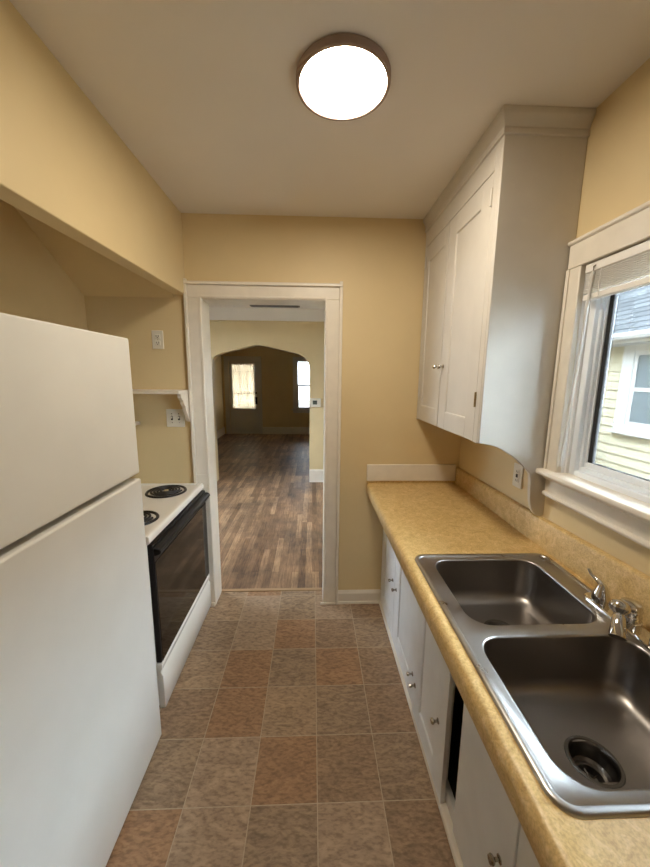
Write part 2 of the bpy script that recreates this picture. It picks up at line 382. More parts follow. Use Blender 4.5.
# ------------------------------------------------------------------ kitchen doorway casing
dc = thing('trim_doorway', '', '', (-.31, D, 0), kind='structure')
def casing_leg(name, xi, xo_, z1):
    s_ = 1 if xo_ > xi else -1
    c_ = MB(); a, b2 = sorted((xi, xo_-s_*.02)); c_.box(a, b2, D-.018, D, 0, z1)
    c_.build(name, M['trim'], dc, bevel=.003)
    a, b2 = sorted((xo_-s_*.02, xo_)); e_ = MB().box(a, b2, D-.030, D, 0, z1+.11 if True else z1); e_.build('back_band', M['trim'], dc, bevel=.004)
    a, b2 = sorted((xi, xi+s_*.016)); MB().box(a, b2, D-.023, D-.017, .12, z1).build('inner_bead', M['trim'], dc, bevel=.003)
casing_leg('casing', -.699, -.803, 2.128)
casing_leg('casing', .082, .190, 2.128)
MB().box(-.803+.02, .190-.02, D-.018, D, 2.128, 2.222).build('head_casing', M['trim'], dc, bevel=.003)
MB().box(-.803, .190, D-.032, D, 2.204, 2.224).build('back_band', M['trim'], dc, bevel=.004)
MB().box(-.699, .082, D-.023, D-.017, 2.128, 2.142).build('inner_bead', M['trim'], dc, bevel=.003)
j = MB(); j.box(-.713, -.698, D-.016, DB+.012, 0, 2.128); j.box(.081, .095, D-.016, DB+.012, 0, 2.128); j.box(-.713, .095, D-.016, DB+.012, 2.122, 2.135)
j.build('jamb', M['trim'], dc, bevel=.002)
MB().box(-.782, -.712, D-.021, D-.016, .93, .985).build('patch_block', M['trim'], dc, bevel=.002)
s_ = MB(); s_.box(.062, .170, D-.030, D-.018, 0, .016); s_.box(-.735, -.700, D-.030, D-.018, 0, .03)
s_.build('shoe_molding', M['trim'], dc, bevel=.004)

# ------------------------------------------------------------------ refrigerator
fr = thing('refrigerator', 'tall white top-freezer refrigerator standing beside the stove', 'refrigerator', (-1.05, .98, 0))
FY0, FY1 = .60, 1.357
bx(-1.405, -.762, FY0, FY1, .03, 1.775).build('body', M['fridge'], fr, bevel=.008)
bx(-.766, -.75, FY0+.012, FY1-.012, .04, 1.77).build('door_gasket', M['grey'], fr)
bx(-.752, -.6895, FY0, FY1, 1.262, 1.784).build('freezer_door', M['fridge'], fr, bevel=.007, seg=4)
bx(-.752, -.6865, FY0, FY1, .022, 1.241).build('refrigerator_door', M['fridge'], fr, bevel=.007, seg=4)
bx(-1.38, -.775, FY0+.02, FY1-.02, 0, .03).build('base_grille', M['dark'], fr)

# ------------------------------------------------------------------ electric range
rg = thing('electric_range', 'white coil-top electric range with black glass oven door beside the doorway', 'stove', (-1.07, 1.905, 0))
SY0, SY1 = 1.490, 2.282
bx(-1.40, -.757, SY0+.004, SY1-.004, .02, .886).build('body', M['enamel'], rg, bevel=.004)
ct = MB(); ct.prism([(-1.40, .882), (-.750, .882), (-.741, .888), (-.741, .914), (-.746, .922), (-.756, .924), (-.78, .918), (-1.40, .918)], 'y', SY0, SY1)
ct.build('cooktop', M['enamel'], rg, bevel=.004, seg=3)
for y0 in (SY0, SY1-.018):
    bx(-1.40, -.746, y0, y0+.018, .914, .9245).build('cooktop_rim', M['enamel'], rg, bevel=.004)
bx(-1.40, -1.33, SY0+.004, SY1-.004, .886, 1.11).build('backguard', M['enamel'], rg, bevel=.012)
def burner(x, y, r):
    p_ = MB().lathe([(r+.022, .0), (r+.020, .005), (r+.012, .006), (r+.004, -.002), (r*.6, -.012), (.02, -.014)], (x, y, .919), n=40, cap1=True)
    pan = p_.build('drip_pan', M['black'], rg)
    path = []
    turns = 4 if r > .09 else 3
    for i in range(turns*28+1):
        a = 2*math.pi*i/28; q = .022+(r-.026)*i/(turns*28)
        path.append((x+q*math.cos(a), y+q*math.sin(a), .928))
    MB().tube(path, .0058, n=8).build('coil', M['coil'], pan)
    MB().lathe([(.016, .008), (.014, .011), (.0001, .0115)], (x, y, .919), n=20).build('center_cap', M['chrome'], pan)
    MB().lathe([(r+.019, .0052), (r+.017, .0085), (r+.011, .0085), (r+.009, .0052)], (x, y, .919), n=40).build('trim_ring', M['black'], pan)
burner(-.925, 2.125, .100); burner(-.895, 1.695, .082); burner(-1.195, 2.125, .080); burner(-1.185, 1.70, .098)
od = bx(-.758, -.730, SY0+.006, SY1-.006, .262, .878).build('oven_door', M['black'], rg, bevel=.006)
bx(-.7305, -.7280, SY0+.016, SY1-.012, .268, .790).build('door_glass', M['blackglass'], od, bevel=.001)
hd = MB(); hd.prism([(-.730, .822), (-.712, .826), (-.700, .832), (-.696, .842), (-.700, .856), (-.712, .862), (-.730, .864)], 'y', SY0+.006, SY1-.006)
hd.build('door_handle', M['black'], od, bevel=.005, seg=3)
dr = MB(); dr.prism([(-.756, .010), (-.730, .010), (-.727, .016), (-.727, .190), (-.734, .200), (-.739, .214), (-.730, .228), (-.728, .250), (-.732, .256), (-.756, .256)], 'y', SY0+.004, SY1-.004)
dr.build('storage_drawer', M['enamel'], rg, bevel=.003)
bx(-1.36, -.80, SY0+.03, SY1-.03, 0, .02).build('base', M['dark'], rg)

# ------------------------------------------------------------------ shelves in the niche
sh = thing('wall_shelf', 'white wooden wall shelf with a scrolled bracket above the stove', 'shelf', (-1.12, D, 1.53))
bx(XL+.005, -.806, 2.115, D-.002, 1.535, 1.556).build('board', M['trim'], sh, bevel=.004)
br = MB().prism([(D-.002, 1.535), (2.150, 1.535), (2.153, 1.515), (2.168, 1.500), (2.188, 1.492), (2.190, 1.474), (2.205, 1.460), (2.222, 1.452), (2.226, 1.430), (2.243, 1.410), (2.256, 1.390), (2.260, 1.368), (2.273, 1.352), (D-.002, 1.345)], 'x', -.832, -.808)
br.build('bracket', M['trim'], sh, bevel=.003)
s2 = MB().prism([(XL+.004, 2.14), (-1.16, 2.14), (-1.145, 2.15), (-1.138, 2.17), (-1.138, D-.002), (XL+.004, D-.002)], 'z', 1.325, 1.345)
tag(s2.build('small_shelf', M['trim'], bevel=.003), 'small white ledge behind the refrigerator, lower than the bracketed shelf', 'shelf')

def outlet_plate(name, label, cat, c, w_, h_, facing, kind):
    """facing '-y' (far wall) or '-x' (window wall)"""
    o = thing(name, label, cat, c)
    def B(u0, u1, z0, z1, d0, d1):
        if facing == '-y': return bx(c[0]+u0, c[0]+u1, c[1]-d1, c[1]-d0, c[2]+z0, c[2]+z1)
        return bx(c[0]-d1, c[0]-d0, c[1]+u0, c[1]+u1, c[2]+z0, c[2]+z1)
    B(-w_/2, w_/2, -h_/2, h_/2, 0, .006).build('cover_plate', M['plate'], o, bevel=.0025)
    if kind == 'outlet':
        for s in (-1, 1):
            rc = B(-.017, .017, s*.020-.014, s*.020+.014, .005, .0085).build('receptacle', M['plate'], o, bevel=.002)
            sl = MB()
            for u in (-.007, .007):
                q = B(u-.0016, u+.0016, s*.020-.003, s*.020+.008, .0075, .009); sl.add(q.v, q.f)
            q = B(-.003, .003, s*.020-.010, s*.020-.005, .0075, .009); sl.add(q.v, q.f)
            sl.build('slots', M['slot'], rc)
        B(-.003, .003, -.003, .003, .005, .0075).build('screw', M['knob'], o)
    elif kind == 'gfci':
        B(-.017, .017, -.034, .034, .005, .009).build('receptacle', M['plate'], o, bevel=.002)
        B(-.007, .007, -.008, .0095, .008, .011).build('reset_buttons', M['slot'], o, bevel=.001)
        for s in (-1, 1):
            sl = MB()
            for u in (-.006, .006):
                q = B(u-.0014, u+.0014, s*.022-.006, s*.022+.005, .008, .0095); sl.add(q.v, q.f)
            sl.build('slots', M['slot'], o)
    else:
        for s in (-1, 1):
            B(s*.023-.006, s*.023+.006, -.013, .013, .005, .0075).build('toggle_slot', M['slot'], o)
            B(s*.023-.004, s*.023+.004, -.002, .011, .005, .018).build('toggle', M['plate'], o, bevel=.002)
            for z in (-.030, .030): B(s*.023-.003, s*.023+.003, z-.003, z+.003, .005, .0075).build('screw', M['knob'], o)
    return o
outlet_plate('wall_outlet', 'ivory duplex outlet high on the wall above the bracketed shelf', 'outlet', (-.987, D, 1.870), .072, .115, '-y', 'outlet')
outlet_plate('light_switch', 'ivory two-gang toggle switch plate below the bracketed shelf', 'light switch', (-.906, D, 1.368), .118, .118, '-y', 'switch')
outlet_plate('counter_outlet', 'outlet with dark buttons above the counter, beside the scrolled cabinet side', 'outlet', (XW, 1.615, 1.170), .075, .117, '-x', 'gfci')

# ------------------------------------------------------------------ ceiling light
cl = thing('ceiling_light', 'round flush ceiling light with bronze rim, lit, over the kitchen aisle', 'ceiling light', (.098, 1.304, ZC))
LR = .155
MB().lathe([(LR-.004, 0), (LR, -.003), (LR, -.022), (LR-.002, -.026), (LR-.011, -.0265), (LR-.013, -.024), (LR-.013, -.004)], (.098, 1.304, ZC), n=64).build('housing', M['bronze'], cl)
MB().lathe([(LR-.012, -.019), (LR-.015, -.022), (LR-.03, -.0245), (.0005, -.026)], (.098, 1.304, ZC), n=64).build('diffuser', M['diffuser'], cl)

# ------------------------------------------------------------------ upper cabinet
uc = thing('upper_cabinet', 'white wall cabinet with two panelled doors and crown molding, above the counter', 'cabinet', (.87, 1.86, 1.37))
UX, UY0, UY1, UZ0, UZ1 = .7065, 1.409, D-.004, 1.37, 2.545
c_ = MB()
c_.box(UX+.02, XW-.002, UY0+.018, UY1, UZ0+.004, UZ0+.022)      # bottom
c_.box(XW-.014, XW-.002, UY0+.018, UY1, UZ0+.022, UZ1)          # back
c_.box(UX+.02, XW-.014, UY0+.018, UY1, UZ1-.02, UZ1)            # top
c_.box(UX+.02, XW-.014, UY1-.016, UY1, UZ0+.022, UZ1-.02)       # far side
c_.box(UX+.03, XW-.014, UY0+.018, UY1-.016, 1.72, 1.738); c_.box(UX+.03, XW-.014, UY0+.018, UY1-.016, 2.10, 2.118)
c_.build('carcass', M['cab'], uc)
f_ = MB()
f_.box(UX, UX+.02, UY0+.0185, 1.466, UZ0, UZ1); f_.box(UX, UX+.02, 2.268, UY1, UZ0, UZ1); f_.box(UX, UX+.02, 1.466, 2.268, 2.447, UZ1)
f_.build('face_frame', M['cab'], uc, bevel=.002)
side = [(UX, 1.374), (.734, 1.369), (.76, 1.365), (.787, 1.357), (.812, 1.346), (.833, 1.333), (.858, 1.318), (.88, 1.302), (.914, 1.271), (.930, 1.256), (.943, 1.238), (.949, 1.205), (.951, 1.17), (.956, 1.12), (.963, 1.092), (.974, 1.068), (.990, 1.050), (1.004, 1.044), (1.018, 1.048), (XW-.001, 1.055), (XW-.001, UZ1), (UX, UZ1)]
MB().prism(side, 'y', UY0, UY0+.018).build('side_panel', M['cab'], uc, bevel=.0025)
cr = MB()
prof = [(0, 2.535), (-.006, 2.538), (-.006, 2.556), (-.004, 2.560), (-.008, 2.575), (-.016, 2.592), (-.018, 2.597), (-.018, 2.6165), (0, 2.6165)]
# front run and returned side run share a mitre
front = [[(UX+p, UY1, z), (UX+p, UY0+p, z)] for p, z in prof]
pts = [[(UX+p*1.3, UY1, z) for p, z in prof], [(UX+p*1.3, UY0+p*1.4, z) for p, z in prof], [(XW-.001, UY0+p*1.4, z) for p, z in prof]]
cr.rings(pts, True, True, True)
cr.build('crown_molding', M['cab'], uc, bevel=.0015)
def panel_door(name, parent, xf, y0, y1, z0, z1, sw, m, thick=.019, rec=.007, rail=None, bead=.006):
    """door facing -X, front face at xf"""
    rail = rail or sw
    d_ = MB()
    d_.box(xf, xf+thick, y0, y0+sw, z0, z1); d_.box(xf, xf+thick, y1-sw, y1, z0, z1)
    d_.box(xf, xf+thick, y0+sw, y1-sw, z0, z0+rail); d_.box(xf, xf+thick, y0+sw, y1-sw, z1-rail, z1)
    o = d_.build(name, m, parent, bevel=.0015)
    p_ = MB(); p_.box(xf+rec, xf+thick-.003, y0+sw-.004, y1-sw+.004, z0+rail-.004, z1-rail+.004)
    p_.build('panel', m, o)
    a0, a1, b0, b1 = y0+sw, y1-sw, z0+rail, z1-rail
    bd = MB()
    def bead_ring(k, x): return [(x, a0+k, b0+k), (x, a1-k, b0+k), (x, a1-k, b1-k), (x, a0+k, b1-k)]
    bd.rings([bead_ring(-.001, xf+.0005), bead_ring(bead*.5, xf+.001), bead_ring(bead, xf+rec+.0005)], True)
    bd.build('panel_bead', m, o)
    return o
def knob(parent, x, y, z, m, r=.013):
    k_ = MB().lathe([(.011, 0), (.011, -.003), (.005, -.005), (.005, -.014), (r*.8, -.018), (r, -.023), (r*.8, -.029), (.0005, -.031)], (x, y, z), axis='x', n=8)
    k_.build('knob', m, parent, smooth=20)
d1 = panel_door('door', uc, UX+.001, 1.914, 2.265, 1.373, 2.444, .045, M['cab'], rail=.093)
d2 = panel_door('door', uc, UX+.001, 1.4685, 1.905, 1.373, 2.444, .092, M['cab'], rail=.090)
knob(d1, UX, 1.945, 1.708, M['knob']); knob(d2, UX, 1.868, 1.708, M['knob'])
def hinge(parent, x, y, z, m):
    MB().tube([(x-.003, y, z-.032), (x-.003, y, z+.032)], .0048, n=10).build('hinge', m, parent)
hinge(d2, UX, 1.467, 2.352, M['cab'])
hinge(d2, UX, 1.467, 1.556, M['brass'])
bx(UX-.002, UX, 1.472, 1.495, 1.53, 1.582).build('hinge_leaf', M['cab'], d2)
hinge(d1, UX, 2.2665, 2.352, M['cab']); hinge(d1, UX, 2.2665, 1.556, M['cab'])

# ------------------------------------------------------------------ base cabinet run
bc = thing('base_cabinet', 'long run of white base cabinet doors under the tan counter', 'cabinet', (.76, 1.0, 0))
BX = .503; BY0 = -.30
c_ = MB()
c_.box(BX+.04, XW-.003, BY0, D-.004, 0, .06)                         # plinth / floor panel
c_.box(XW-.016, XW-.003, BY0, D-.004, .06, .86)                      # back
c_.box(BX+.04, XW-.016, BY0, BY0+.018, .06, .86); c_.box(BX+.04, XW-.016, D-.022, D-.004, .06, .86)
c_.box(BX+.04, XW-.016, 1.435, 1.452, .06, .70)
c_.build('carcass', M['dark'], bc)
f_ = MB(); X1 = BX+.04
f_.box(BX+.02, X1, BY0, D-.003, 0, .075); f_.box(BX+.02, X1, BY0, D-.003, .69, .735); f_.box(.446, .460, BY0, D-.003, .745, .834); f_.box(.446, X1, BY0, D-.003, .735, .745)
for a, b2 in ((D-.045, D-.003), (1.878, 1.918), (1.425, 1.465), (1.105, 1.130), (.945, .972), (.62, .66), (.20, .24), (BY0, BY0+.04)):
    f_.box(BX+.02, X1, a, b2, .075, .69)
f_.build('face_frame', M['base'], bc, bevel=.002)
b1 = panel_door('door', bc, BX, 1.899, 2.268, .030, .733, .075, M['base'], rail=.085)
b2_ = panel_door('door', bc, BX, 1.444, 1.894, .030, .733, .105, M['base'], rail=.10)
b3 = panel_door('door', bc, BX-.006, 1.060, 1.440, .012, .733, .095, M['base'], rail=.10)
def flat_door(y0, y1):
    return bx(BX+.004, BX+.022, y0, y1, .045, .733).build('door', M['base'], bc, bevel=.002)
b4 = flat_door(.655, .966); b5 = flat_door(.215, .648); b6 = flat_door(BY0+.01, .205)
knob(b1, BX, 1.938, .404, M['knob'], .010); knob(b2_, BX, 1.851, .397, M['knob'], .010)
knob(b2_, BX, 1.476, .190, M['knob'], .009); knob(b3, BX-.006, 1.413, .187, M['knob'], .009)
knob(b3, BX-.006, 1.128, .319, M['knob'], .012); knob(b4, BX+.004, .706, .372, M['knob'], .013)
MB().prism([(BX-.010, 0), (BX+.02, 0), (BX+.02, .024), (BX-.004, .022), (BX-.009, .015)], 'y', BY0, D-.003).build('shoe_molding', M['trim'], bc, bevel=.002)
f2 = bx(BX+.004, BX+.02, 2.270, D-.003, .03, .733).build('filler_strip', M['base'], bc)

# ------------------------------------------------------------------ countertop (cut out for the sink) and backsplash
ctop = MB()
HX0, HX1, HY0, HY1 = .440, .950, .470, 1.290
zb = CT-.038
nose = [(.440, CT), (.402, CT), (.394, CT-.0015), (.386, CT-.006), (.380, CT-.013), (.378, CT-.022), (.379, CT-.062), (.383, CT-.074), (.391, CT-.081), (.402, CT-.083), (.43, CT-.083), (.43, zb), (.440, zb)]
ctop.prism(nose, 'y', BY0, D-.002)
ctop.box(.440, 1.0, HY1, D-.002, zb, CT); ctop.box(.440, 1.0, BY0, HY0, zb, CT); ctop.box(HX1, 1.0, HY0, HY1, zb, CT)
cto = thing('countertop', 'tan mottled laminate countertop with rounded front edge along the window wall', 'countertop', (.70, 1.0, .83))
ctop.build('worktop', M['lam'], cto, smooth=40)
sp = MB()   # laminate backsplash, its top edge rises slightly toward the near end
def spl(y, z): return [(1.0, y, CT-.04), (1.0, y, z-.012), (1.003, y, z-.004), (1.009, y, z), (XW-.001, y, z), (XW-.001, y, CT-.04)]
sp.rings([spl(D-.002, 1.030), spl(1.43, 1.042), spl(.9, 1.060), spl(BY0, 1.068)], True, True, True)
sp.build('backsplash', M['lam'], cto, smooth=40)
tag(bx(.378, .998, D-.020, D-.0005, .936, 1.052).build('splash_board', M['trim'], bevel=.003), 'short white board on the wall at the far end of the counter', 'splash board')
b_ = MB(); b_.box(.376, .999, D-.014, D-.0005, .9185, .9355)
tag(b_.build('caulk_strip', M['lam']), 'thin tan strip between the counter and the white splash board', 'strip')

# ------------------------------------------------------------------ double sink
sk = thing('double_sink', 'double-bowl stainless steel drop-in sink set in the tan counter', 'sink', (.70, .88, .92))
def rrect(x0, x1, y0, y1, r, z, n=8, rr=None):
    rr = rr or (r, r, r, r)     # corners: (x1,y0) (x1,y1) (x0,y1) (x0,y0)
    out = []
    for (cx, cy, a0), q in zip(((x1, y0, -90), (x1, y1, 0), (x0, y1, 90), (x0, y0, 180)), rr):
        q = max(q, 1e-7)
        ox = cx-q if cx == x1 else cx+q; oy = cy-q if cy == y1 else cy+q
        for i in range(n+1):
            a = R(a0+90*i/n); out.append((ox+q*math.cos(a), oy+q*math.sin(a), z))
    return out
KX0, KX1, KY0, KY1, KM = .416, .978, .447, 1.312, .8725
zd = CT+.0035
rim = MB()
def ring_in(k, z, r): return rrect(KX0+k, KX1-k, KY0+k, KY1-k, r, z)
rim.rings([ring_in(0, CT-.0005, .045), ring_in(.001, CT+.004, .044), ring_in(.004, CT+.007, .041), ring_in(.013, CT+.0075, .033), ring_in(.016, CT+.0068, .030), ring_in(.0175, CT+.0045, .029), ring_in(.0185, zd, .028)], True)
bowls = ((.482, .892, .902, 1.268), (.466, .905, .487, .852))
ed = ring_in(.0185, zd, .028)
ex0, ex1, ey0, ey1 = KX0+.0185, KX1-.0185, KY0+.0185, KY1-.0185
halves = ((ex0, ex1, KM, ey1, (0, .028, .028, 0)), (ex0, ex1, ey0, KM, (.028, 0, 0, .028)))
rings_b = []
for (hx0, hx1, hy0, hy1, rr), (x0, x1, y0, y1) in zip(halves, bowls):
    rim.rings([rrect(hx0, hx1, hy0, hy1, 0, zd, rr=rr), rrect(x0-.006, x1+.006, y0-.006, y1+.006, .070, zd), rrect(x0-.0035, x1+.0035, y0-.0035, y1+.0035, .0675, zd-.0006), rrect(x0-.0015, x1+.0015, y0-.0015, y1+.0015, .0655, zd-.0022), rrect(x0-.0004, x1+.0004, y0-.0004, y1+.0004, .0644, zd-.0038), rrect(x0, x1, y0, y1, .064, zd-.006)], True)
bm_o = rim.build('rim', M['steel'], sk, smooth=50, merge=True)
drains = ((.683, 1.085), (.676, .660))
for (x0, x1, y0, y1), (dx, dy) in zip(bowls, drains):
    b_ = MB(); zf = CT-.172
    rs = [rrect(x0, x1, y0, y1, .064, zd-.006), rrect(x0+.002, x1-.002, y0+.002, y1-.002, .063, zd-.02), rrect(x0+.012, x1-.012, y0+.012, y1-.012, .060, zf+.05)]
    for a in (20, 40, 60, 80, 90):
        k = .012+.045*(1-math.cos(R(a))); z = zf+.05-.042*math.sin(R(a)); rs.append(rrect(x0+k, x1-k, y0+k, y1-k, .058, z))
    n = len(rs[0]); last = rs[-1]; cxm, cym = (x0+x1)/2, (y0+y1)/2
    # floor: ease from the rounded rectangle to the drain circle
    circ = []
    for p in last:
        a = math.atan2(p[1]-cym, p[0]-cxm); circ.append((dx+.058*math.cos(a), dy+.058*math.sin(a), zf))
    for q in (.25, .5, .75):
        rs.append([tuple((1-q)*l+q*c for l, c in zip(p, cc)) for p, cc in zip(last, circ)])
    rs.append(circ)
    b_.rings(rs, True)
    bo = b_.build('bowl', M['bowl'], sk, smooth=60)
    dn = MB().lathe([(.0590, .0006), (.057, .003), (.051, .003), (.047, -.002), (.044, -.016), (.042, -.040), (.036, -.046), (.028, -.047), (.026, -.066), (.0005, -.067)], (dx, dy, zf), n=40).build('drain', M['dsteel'], sk)
    st = MB()
    for i in range(3):
        a = R(60*i+20); st.tube([(dx+.024*math.cos(a), dy+.024*math.sin(a), zf-.056), (dx-.024*math.cos(a), dy-.024*math.sin(a), zf-.056)], .0022, n=8)
    st.lathe([(.007, -.060), (.007, -.050), (.0005, -.048)], (dx, dy, zf), n=16)
    st.build('strainer', M['knob'], dn)

# ------------------------------------------------------------------ faucet
fc = thing('faucet', 'chrome two-handle faucet at the back of the double sink', 'faucet', (.945, .865, zd))
FX, FYc = .945, .888
pl = MB(); pl.rings([rrect(FX-.030, FX+.030, FYc-.150, FYc+.150, .028, zd+.0005), rrect(FX-.029, FX+.029, FYc-.149, FYc+.149, .027, zd+.007), rrect(FX-.026, FX+.026, FYc-.146, FYc+.146, .025, zd+.010)], True, True, True)
pl.build('deck_plate', M['chrome'], fc)
for s in (-1, 1):
    y = FYc+s*.100
    b_ = MB().lathe([(.026, .009), (.0255, .026), (.022, .038), (.017, .052), (.014, .062), (.009, .069), (.0005, .071)], (FX, y, zd), n=24)
    hnd = b_.build('handle', M['chrome'], fc)
    MB().tube([(FX, y, zd+.060), (FX-.001, y+s*.012, zd+.071), (FX-.004, y+s*.026, zd+.075), (FX-.008, y+s*.040, zd+.082), (FX-.011, y+s*.050, zd+.096)], [.010, .008, .006, .005, .004], n=12).build('lever', M['chrome'], hnd)
st = MB().lathe([(.031, .009), (.031, .026), (.027, .028), (.027, .038), (.029, .040), (.029, .044), (.027, .046), (.027, .054), (.029, .056), (.029, .060), (.027, .062), (.027, .072), (.024, .079), (.013, .083), (.0005, .084)], (FX-.003, FYc-.004, zd), n=36)
st.build('spout_base', M['chrome'], fc)
A = Vector((.889, .866, zd+.076)); B_ = Vector((.850, .820, zd+.018)); ax = (B_-A).normalized()
MB().tube([(FX-.020, FYc-.006, zd+.050), (FX-.034, FYc-.009, zd+.062), tuple(A+ax*.012)], [.016, .015, .012], n=16).build('spout', M['chrome'], fc)
prof = [(-.022, .001), (-.021, .009), (-.016, .0185), (-.007, .0245), (.002, .0255), (.009, .022), (.015, .015), (.019, .012), (.024, .0135), (.028, .0155), (.050, .0175), (.080, .0215), (.083, .0205), (.083, .001)]
MB().tube([tuple(A+ax*a) for a, r in prof], [r for a, r in prof], n=28).build('spout_head', M['chrome'], fc)

# ------------------------------------------------------------------ kitchen window
wn = thing('window_1', '', '', (XW, .85, 1.25), kind='structure')
CF = 1.001
c_ = MB(); c_.box(CF, XW+.001, W1, 1.402, 1.262, WZ1); c_.box(CF, XW+.001, W0-.07, W0, 1.262, WZ1); c_.build('casing', M['trim'], wn, bevel=.004)
c_ = MB(); c_.box(CF-.006, CF, 1.388, 1.404, 1.262, WZ1); c_.box(CF-.006, CF, W0-.07, W0-.055, 1.262, WZ1); c_.build('casing_bead', M['trim'], wn, bevel=.003)
bx(CF-.002, XW+.001, W0-.07, 1.402, WZ1, 2.158).build('head_casing', M['trim'], wn, bevel=.003)
MB().prism([(CF-.003, 2.154), (CF-.010, 2.160), (CF-.011, 2.170), (XW, 2.170), (XW, 2.154)], 'y', W0-.08, 1.4055).build('head_cap', M['trim'], wn, bevel=.002)
so = MB(); so.prism([(XW+.075, 1.243), (.972, 1.243), (.966, 1.248), (.965, 1.258), (.968, 1.265), (.975, 1.267), (XW+.075, 1.267)], 'y', W0-.10, 1.4075)
so.build('stool', M['trim'], wn, bevel=.002)
ap = MB(); ap.box(1.006, XW+.001, W0-.07, 1.395, 1.152, 1.243)
ap.prism([(1.006, 1.152), (1.006, 1.172), (.998, 1.168), (.995, 1.160), (.998, 1.152)], 'y', W0-.07, 1.395)
ap.prism([(1.006, 1.243), (1.006, 1.222), (.992, 1.232), (.988, 1.243)], 'y', W0-.07, 1.395)
ap.build('apron', M['trim'], wn, bevel=.002)
jb = MB(); jb.box(XW-.001, xo, W1-.001, W1+.003, WZ0, WZ1); jb.box(XW-.001, xo, W0-.003, W0+.001, WZ0, WZ1); jb.box(XW-.001, xo, W0, W1, WZ1-.001, WZ1+.003)
jb.box(XW+.012, XW+.024, W1-.010, W1, 1.267, WZ1)
jb.build('jamb', M['jamb'], wn)
def frame_ring(x0, x1, y0, y1, z0, z1, wy, wz0, wz1):
    m_ = MB(); m_.box(x0, x1, y0, y0+wy, z0, z1); m_.box(x0, x1, y1-wy, y1, z0, z1); m_.box(x0, x1, y0+wy, y1-wy, z0, z0+wz0); m_.box(x0, x1, y0+wy, y1-wy, z1-wz1, z1); return m_
frame_ring(1.050, 1.118, W0, W1, 1.255, WZ1, .036, .032, .04).build('frame', M['vinyl'], wn, bevel=.003)
frame_ring(1.066, 1.108, W0+.036, W1-.036, 1.287, WZ1-.04, .012, .016, .014).build('inner_frame', M['vinyl'], wn, bevel=.002)
frame_ring(1.078, 1.100, W0+.048, W1-.048, 1.303, WZ1-.054, .008, .022, .012).build('sash', M['vinyl'], wn, bevel=.002)
frame_ring(1.084, 1.096, W0+.055, W1-.0555, 1.320, WZ1-.060, .020, .007, .007).build('gasket', M['rubber'], wn)
bx(1.089, 1.093, W0+.08, W1-.08, 1.328, WZ1-.068).build('pane', M['kglass'], wn, smooth=0)

# mini blind pulled up under the head casing
bl = thing('window_blind', 'white mini blind pulled up at the top of the kitchen window', 'blind', (XW+.01, .85, 2.05))
yA, yB = W0+.006, W1-.014
bx(1.010, 1.040, yA, yB, 2.034, 2.062).build('head_rail', M['blind'], bl, bevel=.002)
for i in range(11):
    z = 1.962+i*.0064
    e0, e1 = yA+.004+random.uniform(0, .005), yB-.004-random.uniform(0, .005)
    sl = MB(); sl.prism([(1.011, z), (1.020, z+.0010), (1.032, z+.0010), (1.041, z), (1.041, z+.0024), (1.032, z+.0036), (1.020, z+.0036), (1.011, z+.0024)], 'y', e0, e1)
    sl.build('slat', M['blind'], bl)
bx(1.012, 1.040, yA+.003, yB-.003, 1.936, 1.956).build('bottom_rail', M['blind'], bl, bevel=.003)
for y in (yB-.075, yA+.075):
    MB().tube([(1.0095, y, 2.036), (1.0085, y, 1.99), (1.0095, y, 1.937)], .0018, n=6).build('ladder_cord', M['blind'], bl)
MB().tube([(1.004, 1.274, 2.030), (.998, 1.309, 1.300)], .0046, n=8).build('tilt_wand', M['wand'], bl)
MB().tube([(1.010, 1.274, 2.050), (1.004, 1.274, 2.046), (1.004, 1.274, 2.028)], .003, n=6).build('wand_hook', M['knob'], bl)

# ------------------------------------------------------------------ things in the rooms beyond
th = thing('thermostat', 'white wall thermostat with dark display on the pier of the arch', 'thermostat', (.046, 5.25, 1.25))
bx(-.035, .128, 5.226, 5.2505, 1.185, 1.318).build('case', M['plate'], th, bevel=.006)
bx(.005, .070, 5.224, 5.227, 1.225, 1.285).build('display', M['lcd'], th)
vt = thing('ceiling_slats', 'slim dark slatted strip on the ceiling just before the arched wall', 'slats', (-.52, 5.02, ZC))
bx(-.87, -.18, 4.94, 5.10, ZC-.012, ZC-.0005).build('frame', M['grey'], vt, bevel=.003)  # dark framed slats in place of an unidentified dark ceiling mark
for i in range(5): bx(-.85, -.20, 4.955+i*.028, 4.972+i*.028, ZC-.018, ZC-.012).build('slat', M['grey'], vt)

fd = thing('door_1', '', '', (-1.93, LY, 0), kind='structure')
dm = MB()
GX0, GX1, GZ0, GZ1 = -2.235, -1.640, .745, 1.955
y0, y1 = LY+.03, LY+.075
dm.box(DX0, GX0, y0, y1, .0, DZ); dm.box(GX1, DX1, y0, y1, .0, DZ); dm.box(GX0, GX1, y0, y1, .0, .16); dm.box(GX0, GX1, y0, y1, .60, GZ0); dm.box(GX0, GX1, y0, y1, GZ1, DZ)
dm.box(GX0, GX1, y0+.012, y1-.012, .16, .60)
dm.build('leaf', M['doorpaint'], fd, bevel=.003)
gm = MB(); gm.box(GX0, GX1, y0+.018, y0+.022, GZ0, GZ1); gm.build('pane', M['sglass'], fd, smooth=0)
mu = MB()
for x in (GX0+.20, GX0+.395): mu.box(x-.010, x+.010, y0+.024, y0+.040, GZ0, GZ1)
for z in (1.16, 1.76): mu.box(GX0, GX1, y0+.024, y0+.040, z-.012, z+.012)
mu.build('muntins', M['doorpaint'], fd)
cs = MB(); cs.box(DX0-.125, DX0, LY-.02, LY, 0, 2.175); cs.box(DX1, DX1+.105, LY-.02, LY, 0, 2.175); cs.box(DX0-.125, DX1+.105, LY-.024, LY, DZ, 2.175)
cs.build('casing', M['doorpaint'], fd, bevel=.004)
